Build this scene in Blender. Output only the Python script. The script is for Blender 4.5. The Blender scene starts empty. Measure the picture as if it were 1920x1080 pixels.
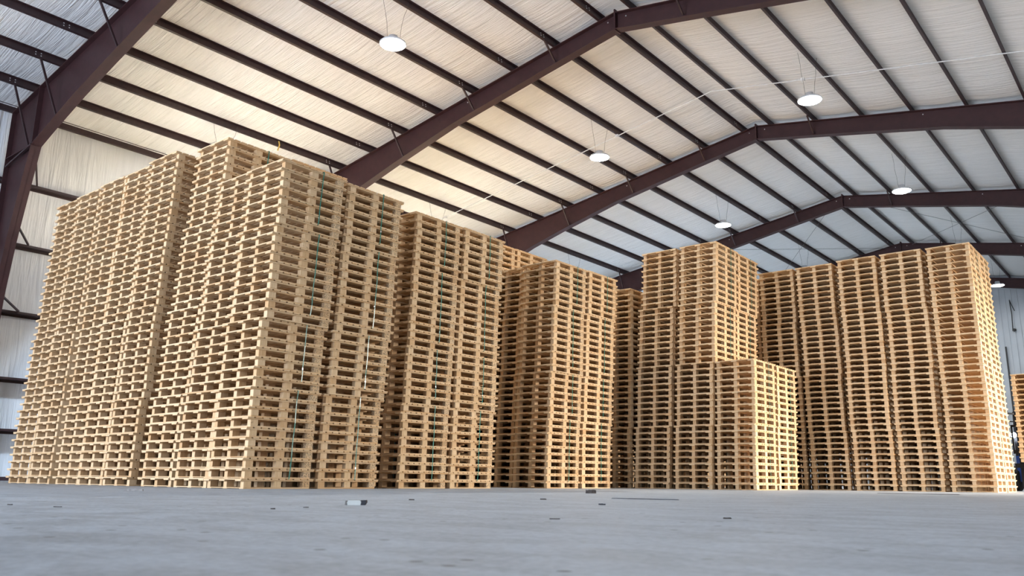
import bpy, bmesh, math, random
from mathutils import Vector, Matrix
random.seed(7)
scn = bpy.context.scene
COL = scn.collection

# ------------------------------------------------------------------ camera, world, lights, exposure
def cam_axes(yaw, pitch, roll):
    f = Vector((math.sin(yaw)*math.cos(pitch), math.cos(yaw)*math.cos(pitch), math.sin(pitch)))
    r = Vector((math.cos(yaw), -math.sin(yaw), 0))
    u = r.cross(f)
    return f, math.cos(roll)*r + math.sin(roll)*u, -math.sin(roll)*r + math.cos(roll)*u
CF, CR, CU = cam_axes(-0.68049, 0.22669, 0.01056)
cd = bpy.data.cameras.new('camera'); cam = bpy.data.objects.new('camera', cd); COL.objects.link(cam)
cd.sensor_width = 36; cd.lens = 1563.5/1920*36; cd.clip_start = 0.02; cd.clip_end = 300
m = Matrix((CR, CU, -CF)).transposed().to_4x4(); m.translation = Vector((10.496, 0, 0.146)); cam.matrix_world = m
cd.dof.use_dof = True; cd.dof.focus_distance = 14.0; cd.dof.aperture_fstop = 5.6
scn.camera = cam

scn.view_settings.view_transform = 'Standard'; scn.view_settings.look = 'None'
scn.view_settings.gamma = 1.0; scn.view_settings.use_curve_mapping = False
scn.view_settings.exposure = -0.1
scn.cycles.use_denoising = True
scn.cycles.max_bounces = 6; scn.cycles.diffuse_bounces = 4; scn.cycles.glossy_bounces = 3
scn.cycles.sample_clamp_indirect = 80.0

W = bpy.data.worlds.new('sky'); scn.world = W; W.use_nodes = True
bg = W.node_tree.nodes['Background']; bg.inputs[0].default_value = (0.62, 0.78, 1.0, 1); bg.inputs[1].default_value = 1.0

def area(name, loc, target, sx, sy, power, color, shape='RECTANGLE', spread=180):
    L = bpy.data.lights.new(name, 'AREA'); L.shape = shape; L.size = sx
    if shape in ('RECTANGLE', 'ELLIPSE'): L.size_y = sy
    L.energy = power; L.color = color; L.spread = math.radians(spread)
    o = bpy.data.objects.new(name, L); COL.objects.link(o); o.location = loc
    o.rotation_euler = (Vector(target)-Vector(loc)).to_track_quat('-Z', 'Y').to_euler()
    return o
DOOR_A = (-7.5, 4.5, 5.6)      # big open door in the near end wall: x0, x1, height
DOOR_B = (16.8, 25.0, 4.6)      # open dock door in the right wall: y0, y1, height
area('daylight_near_door', (-1.5, -10.9, 2.9), (0.5, 10, 2.9), 11.5, 5.4, 3400, (0.72, 0.82, 1.0), spread=140)
area('daylight_side_door', (23.0, 21.4, 5.2), (5.0, 18.8, 2.2), 13.0, 5.5, 14000, (1.0, 0.91, 0.82))
LAMPS = [(x, y) for y in (12.5, 21.7, 31.0, 40.3, 49.6) for x in (-3.44, 3.46)] + [(-10.97, y) for y in (12.7, 21.9, 31.1, 40.3)]
LAMP_Z = lambda x: 10.5 if abs(x) < 5 else 9.2

# ------------------------------------------------------------------ measurements of the building
R0 = 12.317; TH = 0.16856; TT = math.tan(TH)
EX = 13.85; YA = 8.08; BAY = 9.2203; YN = -10.4; YF = YA + 5*BAY
FR = [YA + k*BAY for k in range(-1, 6)]
ztop = lambda x: R0 - abs(x)*TT       # top of rafters = underside of purlins
PUR = [0.4721 + 1.524*i for i in range(9)] + [0.4721 + 1.524*8 + 1.387]
DY, DX, BY_, BX_, T = 1.18, 0.90, 1.07, 0.86, 0.1343     # pallet size

# ------------------------------------------------------------------ helpers
class MB:
    def __init__(s): s.v = []; s.f = []; s.m = []
    def box(s, x0, y0, z0, x1, y1, z1, mat=0, M=None):
        b = len(s.v)
        P = [(x0,y0,z0),(x1,y0,z0),(x1,y1,z0),(x0,y1,z0),(x0,y0,z1),(x1,y0,z1),(x1,y1,z1),(x0,y1,z1)]
        s.v += [tuple(M @ Vector(p)) for p in P] if M else P
        for q in ((0,3,2,1),(4,5,6,7),(0,1,5,4),(1,2,6,5),(2,3,7,6),(3,0,4,7)):
            s.f.append(tuple(b+i for i in q)); s.m.append(mat)
    def prism(s, pts, a, b_, axis='y', mat=0):
        """closed outline pts (two coords) extruded from a to b_ along axis"""
        n = len(pts); k = len(s.v)
        def P(p, t):
            return {'y': (p[0], t, p[1]), 'x': (t, p[0], p[1]), 'z': (p[0], p[1], t)}[axis]
        s.v += [P(p, a) for p in pts] + [P(p, b_) for p in pts]
        s.f.append(tuple(k+i for i in range(n))[::-1]); s.m.append(mat)
        s.f.append(tuple(k+n+i for i in range(n))); s.m.append(mat)
        for i in range(n):
            j = (i+1) % n; s.f.append((k+i, k+j, k+n+j, k+n+i)); s.m.append(mat)
    def bar(s, a, b, w, h=None, mat=0, n=4, up=(0,0,1)):
        a = Vector(a); b = Vector(b); d = (b-a); L = d.length; d.normalize()
        up = Vector(up)
        if abs(d.dot(up)) > .98: up = Vector((1,0,0))
        x = d.cross(up).normalized(); y = x.cross(d); h = h or w; k = len(s.v)
        if n == 4: ring = [(-w/2,-h/2),(w/2,-h/2),(w/2,h/2),(-w/2,h/2)]
        else: ring = [(w/2*math.cos(2*math.pi*i/n), h/2*math.sin(2*math.pi*i/n)) for i in range(n)]
        for c in (a, b): s.v += [tuple(c + x*p + y*q) for p, q in ring]
        m_ = len(ring)
        s.f.append(tuple(k+i for i in range(m_))); s.m.append(mat)
        s.f.append(tuple(k+m_+i for i in range(m_))[::-1]); s.m.append(mat)
        for i in range(m_):
            j = (i+1) % m_; s.f.append((k+j, k+i, k+m_+i, k+m_+j)); s.m.append(mat)
    def tube(s, pts, w, mat=0, n=6):
        for a, b in zip(pts[:-1], pts[1:]): s.bar(a, b, w, w, mat, n)
    def lathe(s, prof, c, n=20, mat=0, axis='z'):
        k = len(s.v); c = Vector(c)
        for r, z in prof:
            for i in range(n):
                a = 2*math.pi*i/n; p = (r*math.cos(a), r*math.sin(a), z)
                if axis == 'x': p = (p[2], p[0], p[1])
                if axis == 'y': p = (p[1], p[2], p[0])
                s.v.append(tuple(c + Vector(p)))
        for q in range(len(prof)-1):
            for i in range(n):
                j = (i+1) % n; s.f.append((k+q*n+i, k+q*n+j, k+(q+1)*n+j, k+(q+1)*n+i)); s.m.append(mat)
        s.f.append(tuple(k+i for i in range(n))[::-1]); s.m.append(mat)
        s.f.append(tuple(k+(len(prof)-1)*n+i for i in range(n))); s.m.append(mat)
    def mesh(s, name, mats):
        me = bpy.data.meshes.new(name); me.from_pydata(s.v, [], s.f)
        for q in (mats if isinstance(mats, (list, tuple)) else [mats]): me.materials.append(q)
        if any(s.m): me.polygons.foreach_set('material_index', s.m)
        bm = bmesh.new(); bm.from_mesh(me); bmesh.ops.recalc_face_normals(bm, faces=bm.faces); bm.to_mesh(me); bm.free()
        me.update(); return me
    def build(s, name, mats, parent=None, loc=(0,0,0), smooth=False):
        o = bpy.data.objects.new(name, s.mesh(name, mats)); COL.objects.link(o); o.location = loc
        if parent: o.parent = parent
        if smooth:
            for p in o.data.polygons: p.use_smooth = True
        return o
def tag(o, label=None, cat=None, group=None, kind=None):
    if label: o['label'] = label
    if cat: o['category'] = cat
    if group: o['group'] = group
    if kind: o['kind'] = kind
    return o
def empty(name, loc, label, cat, group=None, rz=0):
    o = bpy.data.objects.new(name, None); COL.objects.link(o); o.location = loc; o.rotation_euler = (0, 0, rz)
    o.empty_display_size = .2
    return tag(o, label, cat, group)

class NT:
    def __init__(s, name):
        s.mat = bpy.data.materials.new(name); s.mat.use_nodes = True; s.t = s.mat.node_tree
        s.b = s.t.nodes['Principled BSDF']
    def n(s, typ, **kw):
        o = s.t.nodes.new(typ)
        for k, v in kw.items():
            if k.startswith('_'): setattr(o, k[1:], v)
            else: o.inputs[k.replace('__', ' ')].default_value = v
        return o
    def l(s, a, b): s.t.links.new(a, b)
    def ramp(s, fac, stops):
        r = s.n('ShaderNodeValToRGB'); e = r.color_ramp.elements
        while len(e) < len(stops): e.new(0.5)
        for el, (p, c) in zip(e, stops): el.position = p; el.color = (*c, 1) if len(c) == 3 else c
        s.l(fac, r.inputs[0]); return r.outputs[0]
    def mix(s, fac, a, b, mode='MIX'):
        m_ = s.n('ShaderNodeMix', _data_type='RGBA', _blend_type=mode)
        for i, q in ((0, fac), (6, a), (7, b)):
            if hasattr(q, 'links'): s.l(q, m_.inputs[i])
            else: m_.inputs[i].default_value = q if i == 0 else (*q, 1)
        return m_.outputs[2]
    def math(s, op, a, b=None):
        m_ = s.n('ShaderNodeMath', _operation=op)
        for i, q in ((0, a), (1, b)):
            if q is None: continue
            if hasattr(q, 'links'): s.l(q, m_.inputs[i])
            else: m_.inputs[i].default_value = q
        return m_.outputs[0]
    def mapped(s, scale, coord='Object'):
        tc = s.n('ShaderNodeTexCoord'); mp = s.n('ShaderNodeMapping'); mp.inputs['Scale'].default_value = scale
        if coord == 'World':
            g = s.n('ShaderNodeNewGeometry'); s.l(g.outputs['Position'], mp.inputs[0])
        else: s.l(tc.outputs[coord], mp.inputs[0])
        return mp.outputs[0]
    def noise(s, vec, scale, detail=3, rough=.5, dist=0):
        q = s.n('ShaderNodeTexNoise', Scale=scale, Detail=detail, Roughness=rough, Distortion=dist); s.l(vec, q.inputs['Vector']); return q.outputs[0]
    def bump(s, h, strength, dist=0.02):
        q = s.n('ShaderNodeBump', Strength=strength, Distance=dist); s.l(h, q.inputs['Height']); s.l(q.outputs[0], s.b.inputs['Normal'])
    def rough(s, v): s.b.inputs['Roughness'].default_value = v

def simple(name, col, rough=.5, metal=0, nscale=8, var=.12, emit=None, estr=0):
    t = NT(name); v = t.mapped((1,1,1)); nz = t.noise(v, nscale, 4)
    d = tuple(c*(1-var) for c in col); h = tuple(min(1, c*(1+var)) for c in col)
    t.l(t.ramp(nz, [(.3, d), (.7, h)]), t.b.inputs['Base Color']); t.rough(rough); t.b.inputs['Metallic'].default_value = metal
    if emit: t.b.inputs['Emission Color'].default_value = (*emit, 1); t.b.inputs['Emission Strength'].default_value = estr
    return t.mat

def wood_mat(name, stamp=False, grain='Y'):
    t = NT(name)
    geo = t.n('ShaderNodeNewGeometry'); oi = t.n('ShaderNodeObjectInfo')
    rnd = t.math('FRACT', t.math('ADD', geo.outputs['Random Per Island'], t.math('MULTIPLY', oi.outputs['Random'], 7.31)))
    base = t.ramp(rnd, [(0, (.72,.43,.20)), (.25, (.79,.54,.295)), (.6, (.85,.60,.355)), (.85, (.75,.485,.255)), (1, (.67,.385,.17))])
    sc = {'Y': (26, 1.6, 60), 'X': (1.6, 26, 60), 'Z': (40, 40, 3)}[grain]
    v = t.mapped(sc, 'World')
    g = t.noise(v, 1.0, 3, .6, .4)
    c = t.mix(.30, base, t.ramp(g, [(.30, (.36,.23,.10)), (.62, (.72,.59,.39))]))
    kn = t.noise(t.mapped((9, 9, 22), 'World'), 1.0, 2, .5)
    kf = t.ramp(kn, [(.69, (0,0,0)), (.76, (.55,.55,.55))])
    c = t.mix(kf, c, (.30,.16,.075))
    if stamp:
        # burnt-in treatment stamp: broken dark ink strokes inside a small rectangle of the outer face
        vv = t.mapped((1,1,1), 'UV' if False else 'World')
        s1 = t.noise(t.mapped((95, 95, 70), 'World'), 1.0, 0)
        s1 = t.ramp(s1, [(.53, (0,0,0)), (.57, (.62,.62,.62))])
        c = t.mix(s1, c, (.07,.055,.045))
    t.l(c, t.b.inputs['Base Color']); t.rough(.72); t.b.inputs['Specular IOR Level'].default_value = .25
    t.bump(g, .18, .002)
    return t.mat

M = {}
M['wood_y'] = wood_mat('pine_boards_long', grain='Y')
M['wood_x'] = wood_mat('pine_boards_cross', grain='X')
M['block'] = wood_mat('pine_block', grain='Z')
M['stamp'] = wood_mat('pine_block_stamped', stamp=True, grain='Z')
M['strap'] = simple('green_polyester_strap', (.03,.23,.17), .22, 0, 14, .25)
M['steel'] = simple('red_oxide_primer_steel', (.045,.0135,.0145), .6, .0, 5, .16)
M['steel2'] = simple('red_oxide_purlin', (.038,.0165,.018), .48, .0, 9, .18)
M['bolt'] = simple('zinc_bolt', (.75,.75,.75), .3, .7)
M['wire'] = simple('black_cord', (.03,.03,.03), .5)
M['chain'] = simple('grey_chain', (.22,.22,.22), .4, .6)
M['conduit'] = simple('galvanised_conduit', (.78,.78,.78), .4, .0)
M['lamp_body'] = simple('white_lamp_housing', (.75,.76,.78), .4)
M['lens'] = simple('lit_led_lens', (.9,.95,1), .3, emit=(.9,.96,1.0), estr=60)
M['yellow'] = simple('yellow_tape', (.72,.50,.12), .5)

def insulation(name, kind):
    t = NT(name)
    if kind == 'roof':
        v = t.mapped((.45, 8, 1), 'World'); a = t.noise(v, 1.0, 4, .6, .5)
        v2 = t.mapped((.9, 30, 1), 'World'); b = t.noise(v2, 1.0, 3, .5, .6)
        h = t.math('ADD', t.math('MULTIPLY', a, .75), t.math('MULTIPLY', b, .35))
        pass
        t.bump(h, 1.0, .075); t.rough(.42); col = t.ramp(a, [(.3, (.80,.79,.77)), (.7, (.88,.87,.86))])
    else:
        v = t.mapped((1, 2.0, .22), 'World'); a = t.noise(v, 1.0, 4, .5, 1.6)
        v2 = t.mapped((1, 6, .4), 'World'); b = t.noise(v2, 1.0, 2, .5, 2.0)
        h = t.math('ADD', a, t.math('MULTIPLY', b, .45))
        t.bump(h, .6, .09); t.rough(.40); col = t.ramp(a, [(.3, (.78,.79,.80)), (.7, (.86,.87,.88))])
    t.l(col, t.b.inputs['Base Color']); return t.mat
M['roof_ins'] = insulation('white_roof_insulation_facing', 'roof')
M['wall_ins'] = insulation('white_wall_insulation_facing', 'wall')

def floor_mat():
    t = NT('sealed_concrete_floor')
    v = t.mapped((1,1,1), 'World')
    a = t.noise(v, .55, 5, .6, .3)
    b = t.noise(t.mapped((2.6, 4.5, 1), 'World'), 1.0, 5, .62, .8)
    f_ = t.noise(v, 38, 3, .65)
    c = t.mix(.68, t.ramp(a, [(.32, (.345,.385,.41)), (.66, (.455,.50,.525))]), t.ramp(b, [(.38, (.29,.325,.35)), (.60, (.56,.61,.65))]))
    c = t.mix(.35, c, t.ramp(f_, [(.36, (.17,.185,.20)), (.62, (.46,.48,.505))]))
    dk = t.ramp(t.noise(v, 11, 3, .6), [(.70, (0,0,0)), (.74, (.6,.6,.6))])
    c = t.mix(dk, c, (.13,.13,.13))
    vo = t.n('ShaderNodeTexVoronoi', _voronoi_dimensions='2D', Scale=3.4); t.l(v, vo.inputs['Vector'])
    sp = t.ramp(vo.outputs['Distance'], [(.035, (1,1,1)), (.055, (0,0,0))])
    gate = t.ramp(t.noise(v, 1.3, 2), [(.50, (0,0,0)), (.53, (.9,.9,.9))])
    c = t.mix(t.mix(1.0, sp, gate, 'MULTIPLY'), c, (.09,.085,.08))
    t.l(c, t.b.inputs['Base Color'])
    t.l(t.ramp(b, [(.3, (.50,.50,.50)), (.7, (.64,.64,.64))]), t.b.inputs['Roughness'])
    t.b.inputs['Specular IOR Level'].default_value = .35
    t.bump(t.math('ADD', f_, t.math('MULTIPLY', b, .6)), .15, .004)
    return t.mat
M['floor'] = floor_mat()
M['panel'] = simple('white_metal_wall_panel', (.50,.53,.56), .45, 0, 1.2, .06)

# ------------------------------------------------------------------ structure
b = MB(); b.box(-14.3, YN-.3, -.25, 14.3, YF+.3, 0)
tag(b.build('floor', M['floor']), kind='structure')

def ceiling_mesh():
    """insulation blanket on top of the purlins, sagging a little between them"""
    v = []; f = []
    xs = []
    pur = [0.0] + [p*math.cos(TH) for p in PUR] + [14.05]
    for i in range(len(pur)-1):
        for q in range(6):
            u = q/6; x = pur[i] + (pur[i+1]-pur[i])*u; sag = 0 if i == 0 else .055*4*u*(1-u)
            xs.append((x, sag))
    xs.append((14.05, 0))
    full = [(-x, s) for x, s in xs[::-1]] + xs[1:]
    ys = [YN + (YF-YN)*i/70 for i in range(71)]
    for y in ys:
        for x, s in full: v.append((x, y, ztop(x) + .205 - s))
    n = len(full)
    for j in range(70):
        for i in range(n-1): f.append((j*n+i, j*n+i+1, (j+1)*n+i+1, (j+1)*n+i))
    k = len(v)
    # roof sheet above, so that the roof has thickness
    v += [(-14.4, YN, ztop(14.4)+.42), (0, YN, R0+.45), (14.4, YN, ztop(14.4)+.42), (-14.4, YF, ztop(14.4)+.42), (0, YF, R0+.45), (14.4, YF, ztop(14.4)+.42)]
    f += [(k, k+1, k+4, k+3), (k+1, k+2, k+5, k+4)]
    me = bpy.data.meshes.new('ceiling'); me.from_pydata(v, [], f); me.materials.append(M['roof_ins'])
    for p in me.polygons: p.use_smooth = True
    return me
o = bpy.data.objects.new('ceiling', ceiling_mesh()); COL.objects.link(o); tag(o, kind='structure')

ZE = ztop(EX) + .2
b = MB(); b.box(-14.35, YN, 0, -14.07, YF, ZE+.1); tag(b.build('wall_left', M['wall_ins']), kind='structure')
b = MB(); y0, y1, h = DOOR_B
b.box(14.07, YN, 0, 14.35, y0, ZE+.1); b.box(14.07, y1, 0, 14.35, YF, ZE+.1); b.box(14.07, y0, h, 14.35, y1, ZE+.1)
tag(b.build('wall_right', M['wall_ins']), kind='structure')
b = MB(); x0, x1, h = DOOR_A
def gable(mb, xa, xb, z0, y, t_):
    pts = [(xa, z0), (xb, z0), (xb, ztop(xb)+.3)] + ([(0, R0+.3)] if xa < 0 < xb else []) + [(xa, ztop(xa)+.3)]
    mb.prism(pts, y, y+t_, 'y')
gable(b, -14.35, x0, 0, YN-.25, .25); gable(b, x0, x1, h, YN-.25, .25); gable(b, x1, 14.35, 0, YN-.25, .25)
tag(b.build('wall_front', M['panel']), kind='structure')
b = MB(); gable(b, -14.35, 14.35, 0, YF+.05, .25)
x = -14.0
while x < 14.0:
    b.prism([(x-.035, 0.0), (x+.035, 0.0), (x+.035, ztop(x)+.1), (x-.035, ztop(x)+.1)], YF+.015, YF+.06, 'y'); x += .3048
tag(b.build('wall_back', M['panel']), kind='structure')
b = MB(); b.box(-14.07, YN, 0, -13.99, YF, .10); tag(b.build('baseboard_left', M['steel2']), kind='structure')

# rigid frames
def depth(ax, k):
    pts = [(0,.50),(2.5,.54),(5.8,.86 if k == 0 else .62),(8.4,1.10 if k == 0 else .86),(9.9,1.26 if k == 0 else 1.04),(11.4,1.5 if k == 0 else 1.36),(12.19,1.65)]
    for (a, p), (c, q) in zip(pts[:-1], pts[1:]):
        if ax <= c: return p + (q-p)*(ax-a)/(c-a)
    return 1.65
ORD = ['first','second','third','fourth','fifth','sixth','seventh','eighth','ninth','tenth','eleventh','twelfth','thirteenth','fourteenth','fifteenth','sixteenth','seventeenth','eighteenth','nineteenth','twentieth']
def ordn(i):
    if i <= 20: return ORD[i-1]
    tens = {2:'twenty',3:'thirty',4:'forty'}; t_, u = divmod(i, 10)
    if u == 0: return {3:'thirtieth',4:'fortieth'}[t_]
    return tens[t_] + '-' + ORD[u-1]
FL = .26
frame_words = {-1: 'behind the viewpoint', 0: 'nearest frame, at the upper left, with its tapered column', 1: 'second frame, crossing above the left block of pallets',
               2: 'third frame, peaking above the middle of the photo', 3: 'fourth frame, rising behind the tall middle pallet block', 4: 'fifth frame, half hidden by the right pallet block', 5: 'frame against the far end wall'}
for k in range(0, 6):
    y = YA + k*BAY
    if k == 5: y = YF - .18
    fr = empty('roof_frame', (0, y, 0), 'dark red steel ' + frame_words[k], 'steel frame', 'rigid steel frames carrying the roof')
    for s in (-1, 1):
        xs = [0, 2.5, 5.8, 8.4, 9.9, 11.4, 12.19]
        b = MB()
        top = [(s*x, ztop(x)) for x in xs + [EX]]; bot = [(s*x, ztop(x)-depth(x, k)) for x in xs]
        kn = bot[-1]
        b.prism(top + [(s*EX, kn[1])] + bot[::-1], -.008, .008, 'y')
        for line, up in ((top, -1), (bot, 1)):
            for (xa, za), (xb, zb) in zip(line[:-1], line[1:]):
                b.prism([(xa, za), (xb, zb), (xb, zb+up*.022), (xa, za+up*.022)], -FL/2, FL/2, 'y')
        # knee stiffener plates
        b.prism([(s*12.19, kn[1]), (s*12.16, kn[1]), (s*12.16, ztop(12.16)), (s*12.19, ztop(12.19))], -FL/2, FL/2, 'y')
        b.build('rafter', M['steel'], fr)
        b = MB()
        zi = [(12.19, kn[1]), (12.60, 7.2), (12.90, 6.14), (13.16, 4.84), (13.42, 2.4), (13.55, 0.02)]
        inner = [(s*x_, z_) for x_, z_ in zi]
        b.prism([(s*EX, kn[1]), (s*EX, 0.02)] + inner[::-1], -.008, .008, 'y')
        b.prism([(s*EX, 0.02), (s*EX, ztop(EX)), (s*(EX-.02), ztop(EX)), (s*(EX-.02), .02)], -FL/2, FL/2, 'y')
        for (xa, za), (xb, zb) in zip(inner[:-1], inner[1:]):
            b.prism([(xa, za), (xb, zb), (xb+s*.02, zb), (xa+s*.02, za)], -FL/2, FL/2, 'y')
        b.prism([(s*12.19, kn[1]), (s*EX, kn[1]+.0), (s*EX, kn[1]-.02), (s*12.19, kn[1]-.02)], -FL/2, FL/2, 'y')
        b.prism([(s*13.5, 0), (s*(EX+.05), 0), (s*(EX+.05), .02), (s*13.5, .02)], -FL/2-.03, FL/2+.03, 'y')
        b.build('column', M['steel'], fr)
        if k < 5:
            for i, p in enumerate(PUR[:9], 1):
                if not (i in (2, 4, 6, 8) or (i == 9)): continue
                if s == 1 and i not in (2,): continue
                x = s*p*math.cos(TH)
                b = MB(); a = (x, -.62, ztop(x)-.01); c = (x, -.06, ztop(x)-depth(abs(x), k)+.03)
                b.bar(a, c, .045, .045); b.build('flange_brace', M['steel2'], fr)
        if k == 0 and s == -1:
            b = MB(); b.bar((-13.8, -.1, 8.35), (-12.25, -.1, 8.62), .05, .05); b.build('knee_stiffener', M['steel2'], fr)
            for z in (8.0, 6.27, 4.4):
                xi = -12.35 if z > 7 else (-12.9 if z > 6 else -13.2)
                b = MB(); b.bar((xi, .1, z+.28), (-13.82, .75, z+.06), .045, .045); b.build('column_brace', M['steel2'], fr)
    # bolted ridge plates
    b = MB(); b.box(-.02, -FL/2-.01, R0-.54, .02, FL/2+.01, R0+.07)
    b.build('ridge_plate', M['steel'], fr)
    for s in (-1, 1):
        for xx in ((.28,), (5.3,)):
            b = MB(); b.lathe([(.02, 0), (.02, .012)], (s*xx[0], -.02, ztop(xx[0])-.12), 8, axis='y'); b.build('bolt', M['bolt'], fr)

# purlins (Z sections running the length of the building), each one a thing
side_w = {-1: 'left', 1: 'right'}
for s in (-1, 1):
    for i, p in enumerate(PUR, 1):
        x = s*p*math.cos(TH); z = ztop(x)
        b = MB(); sl = -s*TH
        R = Matrix.Rotation(s*TH, 4, 'Y')
        def Q(mb, x0, z0, x1, z1):
            pts = [(x0,z0),(x1,z0),(x1,z1),(x0,z1)]
            q = [R @ Vector((a, 0, c)) for a, c in pts]
            mb.prism([(v_.x, v_.z) for v_ in q], YN, YF, 'y')
        Q(b, -.003, .003, .003, .2); Q(b, -.003, 0, s*.065, .005); Q(b, -s*.065, .196, .003, .2)
        Q(b, s*.062, .0, s*.066, .022)
        # lap bolts where purlins overlap at each frame
        for yf in FR[1:]:
            for dy in (-.75, .75, -.62, .62):
                if yf+dy < YF-.2:
                    for dz in (.06, .13):
                        c = R @ Vector((-s*.006, 0, dz)); b.box(c.x-.008, yf+dy-.012, c.z-.012, c.x+.008, yf+dy+.012, c.z+.012, 1)
        if i == len(PUR): lab = 'dark red eave strut along the top of the %s wall' % side_w[s]; nm = 'eave_strut'
        else: lab = 'dark red roof purlin, %s from the ridge on the %s slope' % (ordn(i), side_w[s]); nm = 'purlin'
        o = b.build(nm, [M['steel2'], M['bolt']], loc=(x, 0, z))
        tag(o, lab, 'roof beam', 'long roof purlins')
# wall girts on the left wall
for i, z in enumerate((1.27, 2.62, 4.40, 6.27, 8.0)):
    b = MB(); b.box(-14.066, YN, z-.003, -13.86, YF-.3, z+.003); b.box(-13.866, YN, z-.003, -13.86, YF-.3, z+.065); b.box(-14.066, YN, z-.065, -14.06, YF-.3, z+.003)
    tag(b.build('wall_girt', M['steel2']), 'dark red horizontal girt on the left wall, %s from the floor' % ordn(i+1), 'wall beam', 'girts along the left wall')

# ------------------------------------------------------------------ pallets
def pallet_parts():
    """returns {part: [boxes]}, origin at the base centre, deck boards along x"""
    hx, hy = BX_/2, BY_/2; bw, bl = .076, .116; bh0, bh1 = .018, .0985
    blocks = []
    for i, cy in enumerate((-hy+bl/2, 0, hy-bl/2)):
        for j, cx in enumerate((-hx+bw/2, 0, hx-bw/2)):
            blocks.append((cx-bw/2, cy-bl/2, bh0, cx+bw/2, cy+bl/2, bh1, 3 if (j == 2 and i == 2) else 2))
    top = []
    for cx in (-hx+.055, 0, hx-.055): top.append((cx-.066, -DY/2, bh1, cx+.062, DY/2, .1165, 0))
    n = 10; w = .096; gap = (DY-n*w)/(n-1)
    for i in range(n):
        y = -DY/2 + i*(w+gap); top.append((-DX/2, y, .1165, DX/2, y+w, T-.0004, 1))
    bot = []
    for cx in (-hx+.05, 0, hx-.05): bot.append((cx-.05, -hy, 0, cx+.05, hy, .018, 0))
    for cy in (-hy+.05, hy-.05):
        for (xa, xb) in ((-hx+.1, -.05), (.05, hx-.1)):
            bot.append((xa, cy-.05, .006, xb, cy+.05, .018, 1))
    return blocks, top, bot
PB, PT, PO = pallet_parts()
WM = [M['wood_y'], M['wood_x'], M['block'], M['stamp']]
def bevel(me, w=.0025):
    bm = bmesh.new(); bm.from_mesh(me)
    bmesh.ops.bevel(bm, geom=list(bm.edges), offset=w, segments=1, affect='EDGES'); bm.to_mesh(me); bm.free(); return me
def boxes_mesh(name, bx, bev=True, jit=0):
    b = MB()
    for q in bx:
        d = random.uniform(-jit, jit); e = random.uniform(-jit, jit)
        if q[6] == 1 and len(bx) > 8: b.box(q[0]+d, q[1]+e, q[2], q[3]+d, q[4]+e, q[5], q[6])
        else: b.box(*q[:6], q[6])
    me = b.mesh(name, WM)
    return bevel(me) if bev else me

# stacks: key: (base left edge x, base front edge y, levels, lean dx, lean dy, description)
ST = {}
b1x = [-6.96, -6.02, -5.0, -4.08, -3.19, -2.16, -1.12, -.19]
b1dx = [.28, .33, .30, .22, .40, .56, .34, .24]
b1dy = [.14, .12, .05, .12, .04, .13, .12, .10]
for i in range(8):
    for r in range(2):
        N = (40, 40, 40, 40, 40, 40, 34, 34)[i]
        ST['A%d%d' % (i, r)] = (b1x[i], 6.56 + r*1.225 + (.03, 0, .05, .0, .0, .09, .04, 0)[i], N, b1dx[i], b1dy[i])
for i, (x, N) in enumerate(((-1.27, 34), (-.28, 34))):
    for r in range(2): ST['B%d%d' % (i, r)] = (x, 9.45 + r*1.19, N, .14, .08)
for i, (x, N) in enumerate(((-2.25, 40), (-1.25, 34), (-.27, 34))):
    for r in range(2): ST['C%d%d' % (i, r)] = (x, 13.39 + r*1.19 + (.12 if i == 1 else 0), N, .16, .10)
ST['C02'] = (-2.25, 15.80, 40, .16, .10)
for i, (x, N) in enumerate(((-.36, 34), (.62, 40), (1.62, 40))):
    for r in range(2): ST['D%d%d' % (i, r)] = (x, 16.65 + r*1.19, N, .27 if N == 40 else .08, .16 if N == 40 else .05)
for r in range(2): ST['E0%d' % r] = (2.56, 16.74 + r*1.22, 20, .09, .05)
for i, x in enumerate((2.36, 3.36, 4.36, 5.33, 6.33)):
    for r in range(2): ST['F%d%d' % (i, r)] = (x, 20.17 + r*1.19 + (.04, .02, -.03, 0, 0)[i], 40, (-.03, -.06, -.02, 0, -.03)[i], 0)
for r in range(2): ST['G0%d' % r] = (1.38, 20.3 + r*1.19, 39, 0, 0)
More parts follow.
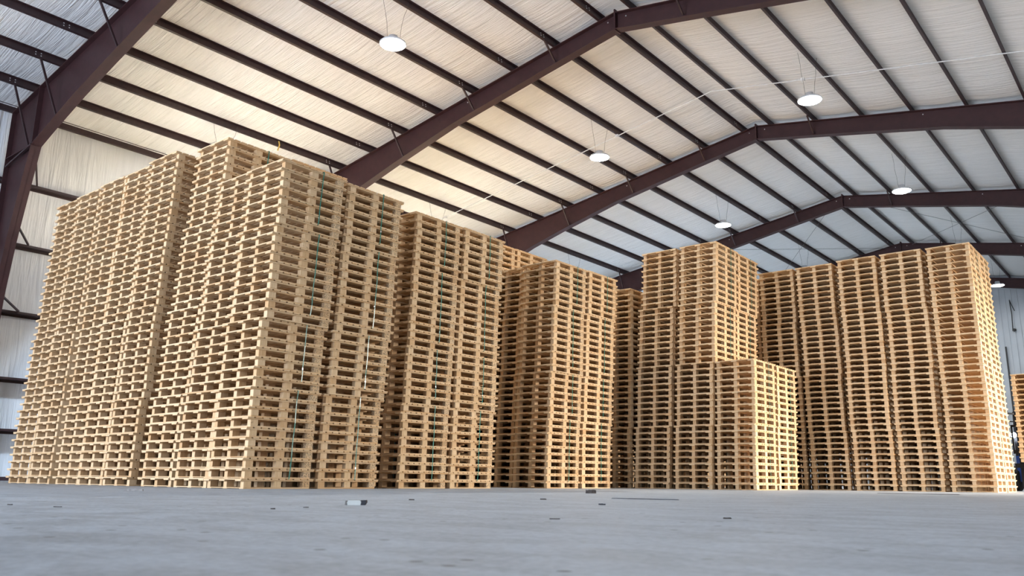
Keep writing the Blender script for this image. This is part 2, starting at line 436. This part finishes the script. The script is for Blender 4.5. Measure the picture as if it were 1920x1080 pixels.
# the store goes on behind the left block, down to the left wall
for i in range(10):
    for r in range(6): ST['H%d%d' % (i, r)] = (-12.1 + i*.99, 10.15 + r*1.27 + (.9 if i > 8 else 0), 40, .05, .03)
for i in range(11):
    for r in range(8): ST['I%d%d' % (i, r)] = (-12.1 + i*.97, 17.95 + r*1.27, 40, .05, .03)
DESC = {'A70': "left block's front corner stack", 'A71': "stack behind the left block's corner stack", 'A60': "left block's low second stack from its corner",
        'A40': "left block's fourth stack counting from its corner", 'B10': "second block's front stack", 'B11': "second block's rear stack",
        'C20': "third block's front corner stack", 'E00': "half-height block's front stack", 'F40': "right block's front corner stack"}
def bundles(N): return {34: (10, 7, 10, 7), 40: (10, 10, 10, 10), 39: (10, 10, 10, 9), 20: (10, 10)}[N]
def placements(key):
    x0, y0, N, dx, dy = ST[key]; rs = random.Random('s' + key); out = []
    Tz = T*(1+rs.uniform(.0008, .006)); lvl = 0; cum = 0; tot = len(bundles(N))
    offs = [(rs.uniform(-.018, .018), rs.uniform(-.012, .012)) for _ in range(tot)]; offs[0] = (0, 0)
    for bi, n in enumerate(bundles(N)):
        for q in range(n):
            u = (lvl + (q if False else 0))/max(1, N-1)
            # most of the lean happens as slips between bundles
            ub = sum(bundles(N)[:bi])/(N-1)
            w = .65*u + .35*min(1, ub*1.25)
            cx = x0 + BX_/2 + dx*w + offs[bi][0] + rs.uniform(-.006, .006)
            cy = y0 + BY_/2 + dy*w + offs[bi][1] + rs.uniform(-.006, .006)
            out.append((cx, cy, lvl*Tz, rs.uniform(-.006, .006), bi, rs.random()))
            lvl += 1
    return out
PL = {k: placements(k) for k in ST}
SEL = ['A70', 'A71', 'B10', 'C20', 'E00', 'A40', 'F40', 'B11', 'A60']
picked = [(key, i) for key in SEL for i in range(len(PL[key])) if not (key == 'A60' and i < 4)]   # the 300 that show largest
pickset = set(picked)

# one source pallet with its parts, then copies
SRC = 4
top_meshes = [boxes_mesh('top_deck', PT, jit=.004) for _ in range(SRC)]
bot_meshes = [boxes_mesh('bottom_deck', PO) for _ in range(SRC)]
blk_meshes = [[boxes_mesh('block', [q]) for q in PB] for _ in range(2)]
def make_pallet(kind):
    root = bpy.data.objects.new('pallet', None); COL.objects.link(root); root.empty_display_size = .1
    ch = []
    for nm, me in [('top_deck', top_meshes[kind]), ('bottom_deck', bot_meshes[kind])] + [('block', blk_meshes[kind % 2][i]) for i in range(9)]:
        o = bpy.data.objects.new(nm, me); COL.objects.link(o); o.parent = root; ch.append(o)
    return root, ch
proto = [make_pallet(i) for i in range(SRC)]
used = [False]*SRC
for n, (key, i) in enumerate(picked):
    kd = random.Random(n*13+5).randrange(SRC); root, ch = proto[kd]
    if used[kd]:
        r2 = root.copy(); COL.objects.link(r2)
        for c in ch:
            c2 = c.copy(); COL.objects.link(c2); c2.parent = r2
        root = r2
    used[kd] = True
    x, y, z, rz, bi, rv = PL[key][i]
    root.location = (x, y, z); root.rotation_euler = (0, 0, rz)
    tag(root, 'pine pallet, %s from the floor, in the %s' % (ordn(i+1), DESC[key]), 'pallet', 'new pine pallets stacked on the floor')
# all the pallets that show smaller: one object
b = MB()
for key in ST:
    for i, (x, y, z, rz, bi, rv) in enumerate(PL[key]):
        if (key, i) in pickset: continue
        Mx = Matrix.Translation((x, y, z)) @ Matrix.Rotation(rz, 4, 'Z')
        for q in PB + PT + PO: b.box(*q[:6], q[6], Mx)
tag(b.build('pallet', WM), 'all the other pine pallets, in the tall stacks at the left, behind and right', 'pallet', 'new pine pallets stacked on the floor', 'stuff')

# green straps round the bundles, on the faces that show
strap_names = {'A70': "left block's front corner stack", 'A71': "left block's rear right stack", 'A50': "tall stack beside the two low ones", 'B10': "second block's front stack", 'B11': "second block's rear stack", 'C20': "third block's front stack", 'C21': "third block's rear right stack",
               'D20': 'tall middle front stack', 'D21': 'tall middle rear stack', 'E00': "half-height block's front stack", 'E01': "half-height block's rear stack", 'F40': 'right corner stack', 'F41': 'right rear stack'}
for key, words in strap_names.items():
    pl = PL[key]; lv = 0; nb = len(bundles(ST[key][2])); rs = random.Random('t'+key)
    for bi, n in enumerate(bundles(ST[key][2])):
        lo = pl[lv]; hi = pl[lv+n-1]; lv += n
        if key == 'A50' and bi < nb-1: continue
        yo = .14 + rs.uniform(-.03, .05)
        if key in ('A71', 'B11', 'C21', 'D21', 'E01', 'F41'): yo -= .02
        z0 = lo[2] + .13; z1 = hi[2] + T + .0015
        b = MB(); w = .016; e = DX/2 + .006; tk = .0014
        x0, y0 = lo[0], lo[1]+yo; x1, y1 = hi[0], hi[1]+yo+rs.uniform(-.02, .02)
        ys = lambda z: y0 + (y1-y0)*(z-z0)/(z1-z0)
        for s in (-1, 1):
            pts = []
            m_ = 8
            for j in range(m_+1):
                z = z0 + (z1-z0)*j/m_
                # stay just outside the boards at that level
                li = min(n-1, max(0, int((z-lo[2])/T))); c = pl[lv-n+li]
                c2 = pl[lv-n+max(0, li-1)]
                ex = max(s*c[0], s*c2[0])*s + s*(e+.004)
                pts.append((ex, ys(z)+ (.004*math.sin(j*1.7)), z))
            for pa, pb in zip(pts[:-1], pts[1:]):
                b.bar(pa, pb, w, tk, up=(1,0,0))
        b.bar((x1-e-.006, y1, z1), (x1+e+.006, y1, z1), w, tk)
        b.bar((x0-e-.006, y0, z0), (x0+e+.006, y0, z0), w, tk)
        # metal-bright seal
        zz = z0 + (z1-z0)*rs.uniform(.12, .3); b.box(x0+e+.006, ys(zz)-.011, zz-.012, x0+e+.010, ys(zz)+.009, zz+.012, 1)
        order = {4: ['lowest', 'second', 'third', 'top'], 2: ['lower', 'upper']}[nb][bi]
        tag(b.build('strap', [M['strap'], M['bolt']]), 'green plastic strap round the %s bundle of the %s' % (order, words), 'strap', 'green straps round the pallet bundles')

# ------------------------------------------------------------------ high-bay lamps
def lamp_words(x, y):
    row = {-3: 'left of the ridge', 3: 'right of the ridge', -10: 'low over the left wall'}[int(x)]
    return 'lit round high-bay lamp hanging %s, %s from the viewpoint' % (row, ordn(1+int(round((y-12.6)/BAY))))
for (x, y) in LAMPS:
    z = LAMP_Z(x); L = empty('high_bay_lamp', (x, y, z), lamp_words(x, y), 'lamp', 'high-bay lamps')
    b = MB(); b.lathe([(.05, .20), (.11, .19), (.12, .06), (.30, .03), (.33, 0), (.33, -.03), (.31, -.03)], (0,0,0), 24); b.build('housing', M['lamp_body'], L, smooth=True)
    b = MB(); b.lathe([(.305, -.031), (.305, -.04), (.27, -.055), (.12, -.065)], (0,0,0), 24); b.build('lens', M['lens'], L)
    zc = ztop(x) - z
    for s, w in ((-.12, .008), (.14, .008)):
        b = MB(); xs = s*1.0
        b.tube([(xs*.6, xs, .1), (xs*.8, xs*1.1, zc*.4), (xs*1.1, xs*1.4, zc*.65), (xs*.9, xs*2.1, zc*.80), (xs*1.2, xs*2.4, zc+.12)], w, n=5); b.build('hanging_wire', M['wire'], L)
    al = bpy.data.lights.new('lamp_light', 'AREA'); al.shape = 'DISK'; al.size = .46; al.energy = (930 if x < -5 else (430 if x < 0 else 140)); al.color = (.60, .78, 1.0) if x < -5 else ((.98, .96, .92) if x < 0 else (.90, .95, 1.0)); al.spread = math.radians(84 if x < -5 else 180)
    lo = bpy.data.objects.new('lamp_light', al); COL.objects.link(lo); lo.parent = L; lo.location = (0, 0, -.075)

# conduit run under the purlins with junction boxes
b = MB(); yc = 22.95; pts = []
for i in range(-27, 28):
    x = i*.5; x = max(-13.6, min(13.6, x)); pts.append((x, yc, ztop(x)-.035-.012*abs(math.sin(x*2.06))))
b.tube(pts, .032, n=6)
cnd = b.build('conduit', M['conduit']); tag(cnd, 'thin galvanised conduit running across the roof just under the purlins', 'conduit')
for x in (-3.5, 2.9, -11.5):
    b = MB(); b.box(-.05, -.05, -.09, .05, .05, 0); jb = b.build('junction_box', M['conduit'], cnd, loc=(x, yc-.02, ztop(x)-.01))
# roof bracing rods in the fourth bay
for s, nm in ((-1, 'left'), (1, 'right')):
    for a, c, w in ((0, 1, 'rising towards the far wall'), (1, 0, 'falling towards the far wall')):
        ya, yb = YA+3*BAY+.3, YA+4*BAY-.3
        b = MB(); xa, xb = s*.6, s*6.6
        P0 = (xa, ya if a == 0 else yb, ztop(xa)-.12); P1 = (xb, yb if a == 0 else ya, ztop(xb)-.12)
        b.bar(P0, P1, .016, n=6); tag(b.build('bracing_rod', M['chain']), 'thin bracing rod on the %s slope, %s' % (nm, w), 'bracing rod', 'roof bracing rods')
# scrap of yellow tape caught on a purlin
b = MB(); x = -10.35; xb = PUR[7]*math.cos(TH)
px = -xb
b.bar((px+.02, 14.62, ztop(px)+.16), (px+.045, 14.64, ztop(px)+.02), .05, .004, up=(1,0,0)); b.bar((px+.045, 14.64, ztop(px)+.02), (px+.02, 14.6, ztop(px)-.17), .045, .004, up=(1,0,0))
tag(b.build('tape_scrap', M['yellow']), 'scrap of yellow tape dangling from a purlin above the left pallets', 'tape scrap')

# cords on the far end wall
b = MB(); b.tube([(3.30, YF-.03, 10.5), (3.33, YF-.05, 9.9), (3.34, YF-.04, 9.64), (3.30, YF-.05, 8.8)], .045, n=5); b.tube([(3.30, YF-.03, 10.5), (3.38, YF-.05, 10.2), (3.50, YF-.04, 9.84)], .04, n=5)
b.lathe([(.02,-.09),(.1,-.05),(.1,.05),(.02,.09)], (3.38, YF-.12, 8.74), 10)
tag(b.build('hanging_cord', M['wire']), 'black cord looped down the far end wall below the last lamp', 'cord')
b = MB(); b.box(2.80, YF-.07, 0.2, 2.88, YF-.005, 7.84)
tag(b.build('wall_pipe', M['wire']), 'dark vertical pipe low on the far end wall', 'pipe')

# ------------------------------------------------------------------ far right: forklift carrying a stack of pallets
M['blue'] = simple('blue_forklift_paint', (.02,.09,.42), .3, 0, 4, .15)
M['black'] = simple('black_steel', (.012,.012,.014), .38, 0, 6, .2)
M['rubber'] = simple('black_rubber', (.012,.012,.012), .75, 0, 20, .3)
M['head'] = simple('lit_headlamp', (1,1,1), .2, emit=(.75,.85,1), estr=25)
M['bluespot'] = simple('lit_blue_safety_lamp', (.2,.3,1), .2, emit=(.15,.25,1), estr=12)
fk = empty('forklift', (7.08, 27.3, 0), 'blue and black forklift behind the right pallet block, facing the viewpoint', 'forklift')
b = MB(); b.prism([(-.2, .25), (1.9, .25), (1.95, 1.0), (1.2, 1.1), (1.0, .62), (.1, .62), (-.1, .95), (-.2, .95)], -.50, .50, 'x')
b.build('body', M['blue'], fk)
b = MB(); b.prism([(1.7, .2), (2.35, .25), (2.45, .7), (2.3, 1.2), (1.75, 1.2)], -.54, .54, 'x'); b.build('counterweight', M['blue'], fk)
b = MB()
for sx in (-.48, .48):
    b.bar((sx, -.05, .9), (sx, .25, 2.15), .07, .07); b.bar((sx, 1.85, 1.15), (sx, 1.5, 2.15), .07, .07); b.bar((sx, .2, 2.15), (sx, 1.55, 2.15), .07, .07)
for j in range(7): b.bar((-.48, .25+.21*j, 2.15), (.48, .25+.21*j, 2.15), .04, .05)
b.build('overhead_guard', M['black'], fk)
b = MB()
for sx in (-.34, -.24, .24, .34): b.box(sx-.045, -.42, .08, sx+.045, -.28, 2.05)
b.box(-.38, -.40, 1.95, .38, -.30, 2.05); b.box(-.38, -.40, 1.1, .38, -.32, 1.18); b.box(-.38, -.40, .3, .38, -.32, .4)
b.build('mast', M['black'], fk)
b = MB(); b.box(-.50, -.50, .62, .50, -.45, .74); b.box(-.50, -.50, 1.0, .50, -.45, 1.1)
for q in range(7): b.box(-.5+.155*q, -.49, 1.1, -.46+.155*q, -.46, 1.75)
b.box(-.5, -.49, 1.72, .5, -.46, 1.78); b.build('load_backrest', M['black'], fk)
for sx in (-.12, .44):
    b = MB(); b.box(sx, -1.62, .70, sx+.1, -.5, .74); b.box(sx, -.52, .70, sx+.1, -.45, 1.1); b.build('fork', M['black'], fk)
for sx, yy, r in ((-.56, .05, .34), (.56, .05, .34), (-.52, 1.75, .27), (.52, 1.75, .27)):
    b = MB(); b.lathe([(r*.5, -.1), (r*.92, -.1), (r, -.06), (r, .06), (r*.92, .1), (r*.5, .1)], (sx, yy, r), 24, axis='x'); w_ = b.build('wheel', M['rubber'], fk)
    b = MB(); b.lathe([(r*.1, -.105), (r*.48, -.085), (r*.48, .085), (r*.1, .105)], (sx, yy, r), 16, axis='x'); b.build('hub', M['blue'], w_)
b = MB(); b.prism([(.75, 1.1), (1.3, 1.1), (1.5, 1.75), (1.38, 1.78), (1.2, 1.24), (.75, 1.22)], -.25, .25, 'x'); b.build('seat', M['black'], fk)
b = MB(); b.bar((0, .2, .95), (0, .45, 1.3), .04, n=8)
b.lathe([(.17, -.015), (.19, 0), (.17, .015), (.15, 0)], (0, .47, 1.32), 16, axis='y'); b.build('steering_wheel', M['black'], fk)
b = MB(); b.lathe([(.03, .05), (.075, .0), (.075, -.02)], (-.50, -.12, 1.52), 14, axis='y'); hl = b.build('headlamp', M['head'], fk)
b = MB(); b.lathe([(.02, .04), (.05, .0), (.05, -.01)], (-.60, -.10, 1.54), 12, axis='y'); b.build('safety_lamp', M['bluespot'], fk)
b = MB(); b.bar((-.48, .02, 1.52), (-.62, -.05, 1.52), .03); b.bar((-.48, .1, 1.9), (-.75, .0, 1.93), .03); b.bar((-.48, .2, 2.13), (-.78, .05, 2.16), .05); b.box(-.82, -.02, 1.84, -.66, .02, 2.04)
b.build('mirror_arm', M['black'], fk)
rs = random.Random(3)
ftop = boxes_mesh('top_deck', PT); fbot = boxes_mesh('bottom_deck', PO); fblk = boxes_mesh('block', PB)
for i in range(17):
    root = bpy.data.objects.new('pallet', None); COL.objects.link(root); root.location = (7.34+rs.uniform(-.01,.01)-.0, 26.13+rs.uniform(-.01,.01), .745+i*T); root.rotation_euler = (0, 0, rs.uniform(-.01,.01))
    for nm, me in (('top_deck', ftop), ('bottom_deck', fbot), ('blocks', fblk)):
        o = bpy.data.objects.new(nm, me); COL.objects.link(o); o.parent = root
    tag(root, 'pine pallet, %s from the bottom, in the stack carried by the forklift' % ordn(i+1), 'pallet', 'pallets carried by the forklift')

# ------------------------------------------------------------------ scraps on the floor
M['clear'] = simple('cloudy_plastic', (.66,.67,.62), .25); M['dark'] = simple('dark_dirty_scrap', (.035,.035,.04), .5); M['bark'] = simple('dark_bark', (.07,.055,.045), .8, 0, 30, .4); M['greywood'] = simple('weathered_splinter', (.25,.23,.21), .8, 0, 20, .3)
def scrap(name, x, y, L, w, h, rz, mat, label, cat, jag=.3, parts=None):
    rs = random.Random(int((x*7+y*13)*100)); n = 7; b = MB(); k = 0
    up = []; dn = []
    for i in range(n+1):
        u = i/n; t_ = math.sin(math.pi*min(1, max(0, .12+.76*u)))
        up.append((-L/2+L*u, w/2*(t_*(1-jag)+jag*rs.random()))); dn.append((-L/2+L*u, -w/2*(t_*(1-jag)+jag*rs.random())))
    b.prism(up + dn[::-1], 0, h, 'z')
    me_o = b.build(name, mat, loc=(x, y, .0005)); me_o.rotation_euler = (0, 0, rz)
    me = me_o.data
    for v_ in me.vertices:
        if v_.co.z > h*.5: v_.co.z += h*.5*(rs.random()-.5); v_.co.x *= .96; v_.co.y *= .85
    tag(me_o, label, cat); return me_o
YW = .68   # facing angle so that long sides lie across the view
q = empty('plastic_piece', (6.73, 3.26, 0.0), 'clear and black broken plastic piece lying on the floor, the largest scrap', 'plastic scrap', rz=.66)
b = MB(); b.prism([(-.045,.0),(.03,.0),(.034,.018),(.025,.026),(-.04,.026),(-.047,.016)], -.02, .02, 'y'); b.build('clear_part', M['clear'], q)
b = MB(); b.prism([(.031,0),(.052,0),(.062,.014),(.06,.028),(.03,.027),(.036,.018)], -.022, .022, 'y'); b.build('black_part', M['dark'], q)
b = MB(); b.prism([(-.058,0),(-.048,0),(-.048,.022),(-.056,.024)], -.02, .02, 'y'); b.build('grey_end', M['greywood'], q)
scrap('wood_offcut', 1.9, 4.45, .19, .05, .018, .7, M['greywood'], 'grey wood offcut on the floor before the left block', 'wood scrap')
scrap('dark_strip', 6.8, 6.38, .62, .03, .006, .12, M['dark'], 'long thin dark strip lying on the floor before the third block', 'strip', .1)
scrap('dark_strip', 6.95, 14.65, 1.35, .06, .006, -.25, M['dark'], 'longest thin dark strip on the floor before the right block', 'strip', .1)
scrap('bark_chip', 8.95, 3.34, .034, .014, .005, .6, M['bark'], 'small dark bark chip right of centre in the foreground', 'wood chip')
scrap('wood_splinter', 8.52, 2.72, .042, .006, .003, .65, M['bark'], 'thin grey splinter on the floor left of the bark chip', 'splinter')
scrap('bark_chip', 4.65, 8.80, .13, .05, .035, .6, M['bark'], 'dark bark lump on the floor before the third block', 'wood chip')
scrap('bark_chip', 7.53, 4.59, .045, .02, .008, .6, M['dark'], 'small black scrap between the plastic piece and the long strip', 'scrap')
scrap('wood_splinter', 7.04, 2.48, .022, .012, .005, .6, M['bark'], 'small dark crumb left of and nearer than the plastic piece', 'crumb')
scrap('wood_splinter', 5.84, 1.78, .025, .008, .004, .9, M['bark'], 'small dark splinter at the far left of the foreground', 'splinter')
scrap('wood_splinter', 6.26, 1.83, .04, .007, .003, .75, M['bark'], 'thin dark splinter second from the left in the foreground', 'splinter')
scrap('wood_splinter', 6.94, 2.75, .03, .007, .003, .7, M['bark'], 'thin dark splinter just left of the plastic piece', 'splinter')
scrap('bark_chip', 6.44, 5.43, .05, .02, .008, .6, M['bark'], 'dark chip on the floor before the second block', 'wood chip')
scrap('bark_chip', 6.08, 4.34, .04, .015, .006, .6, M['bark'], 'tiny dark chip right of the plastic piece', 'wood chip')
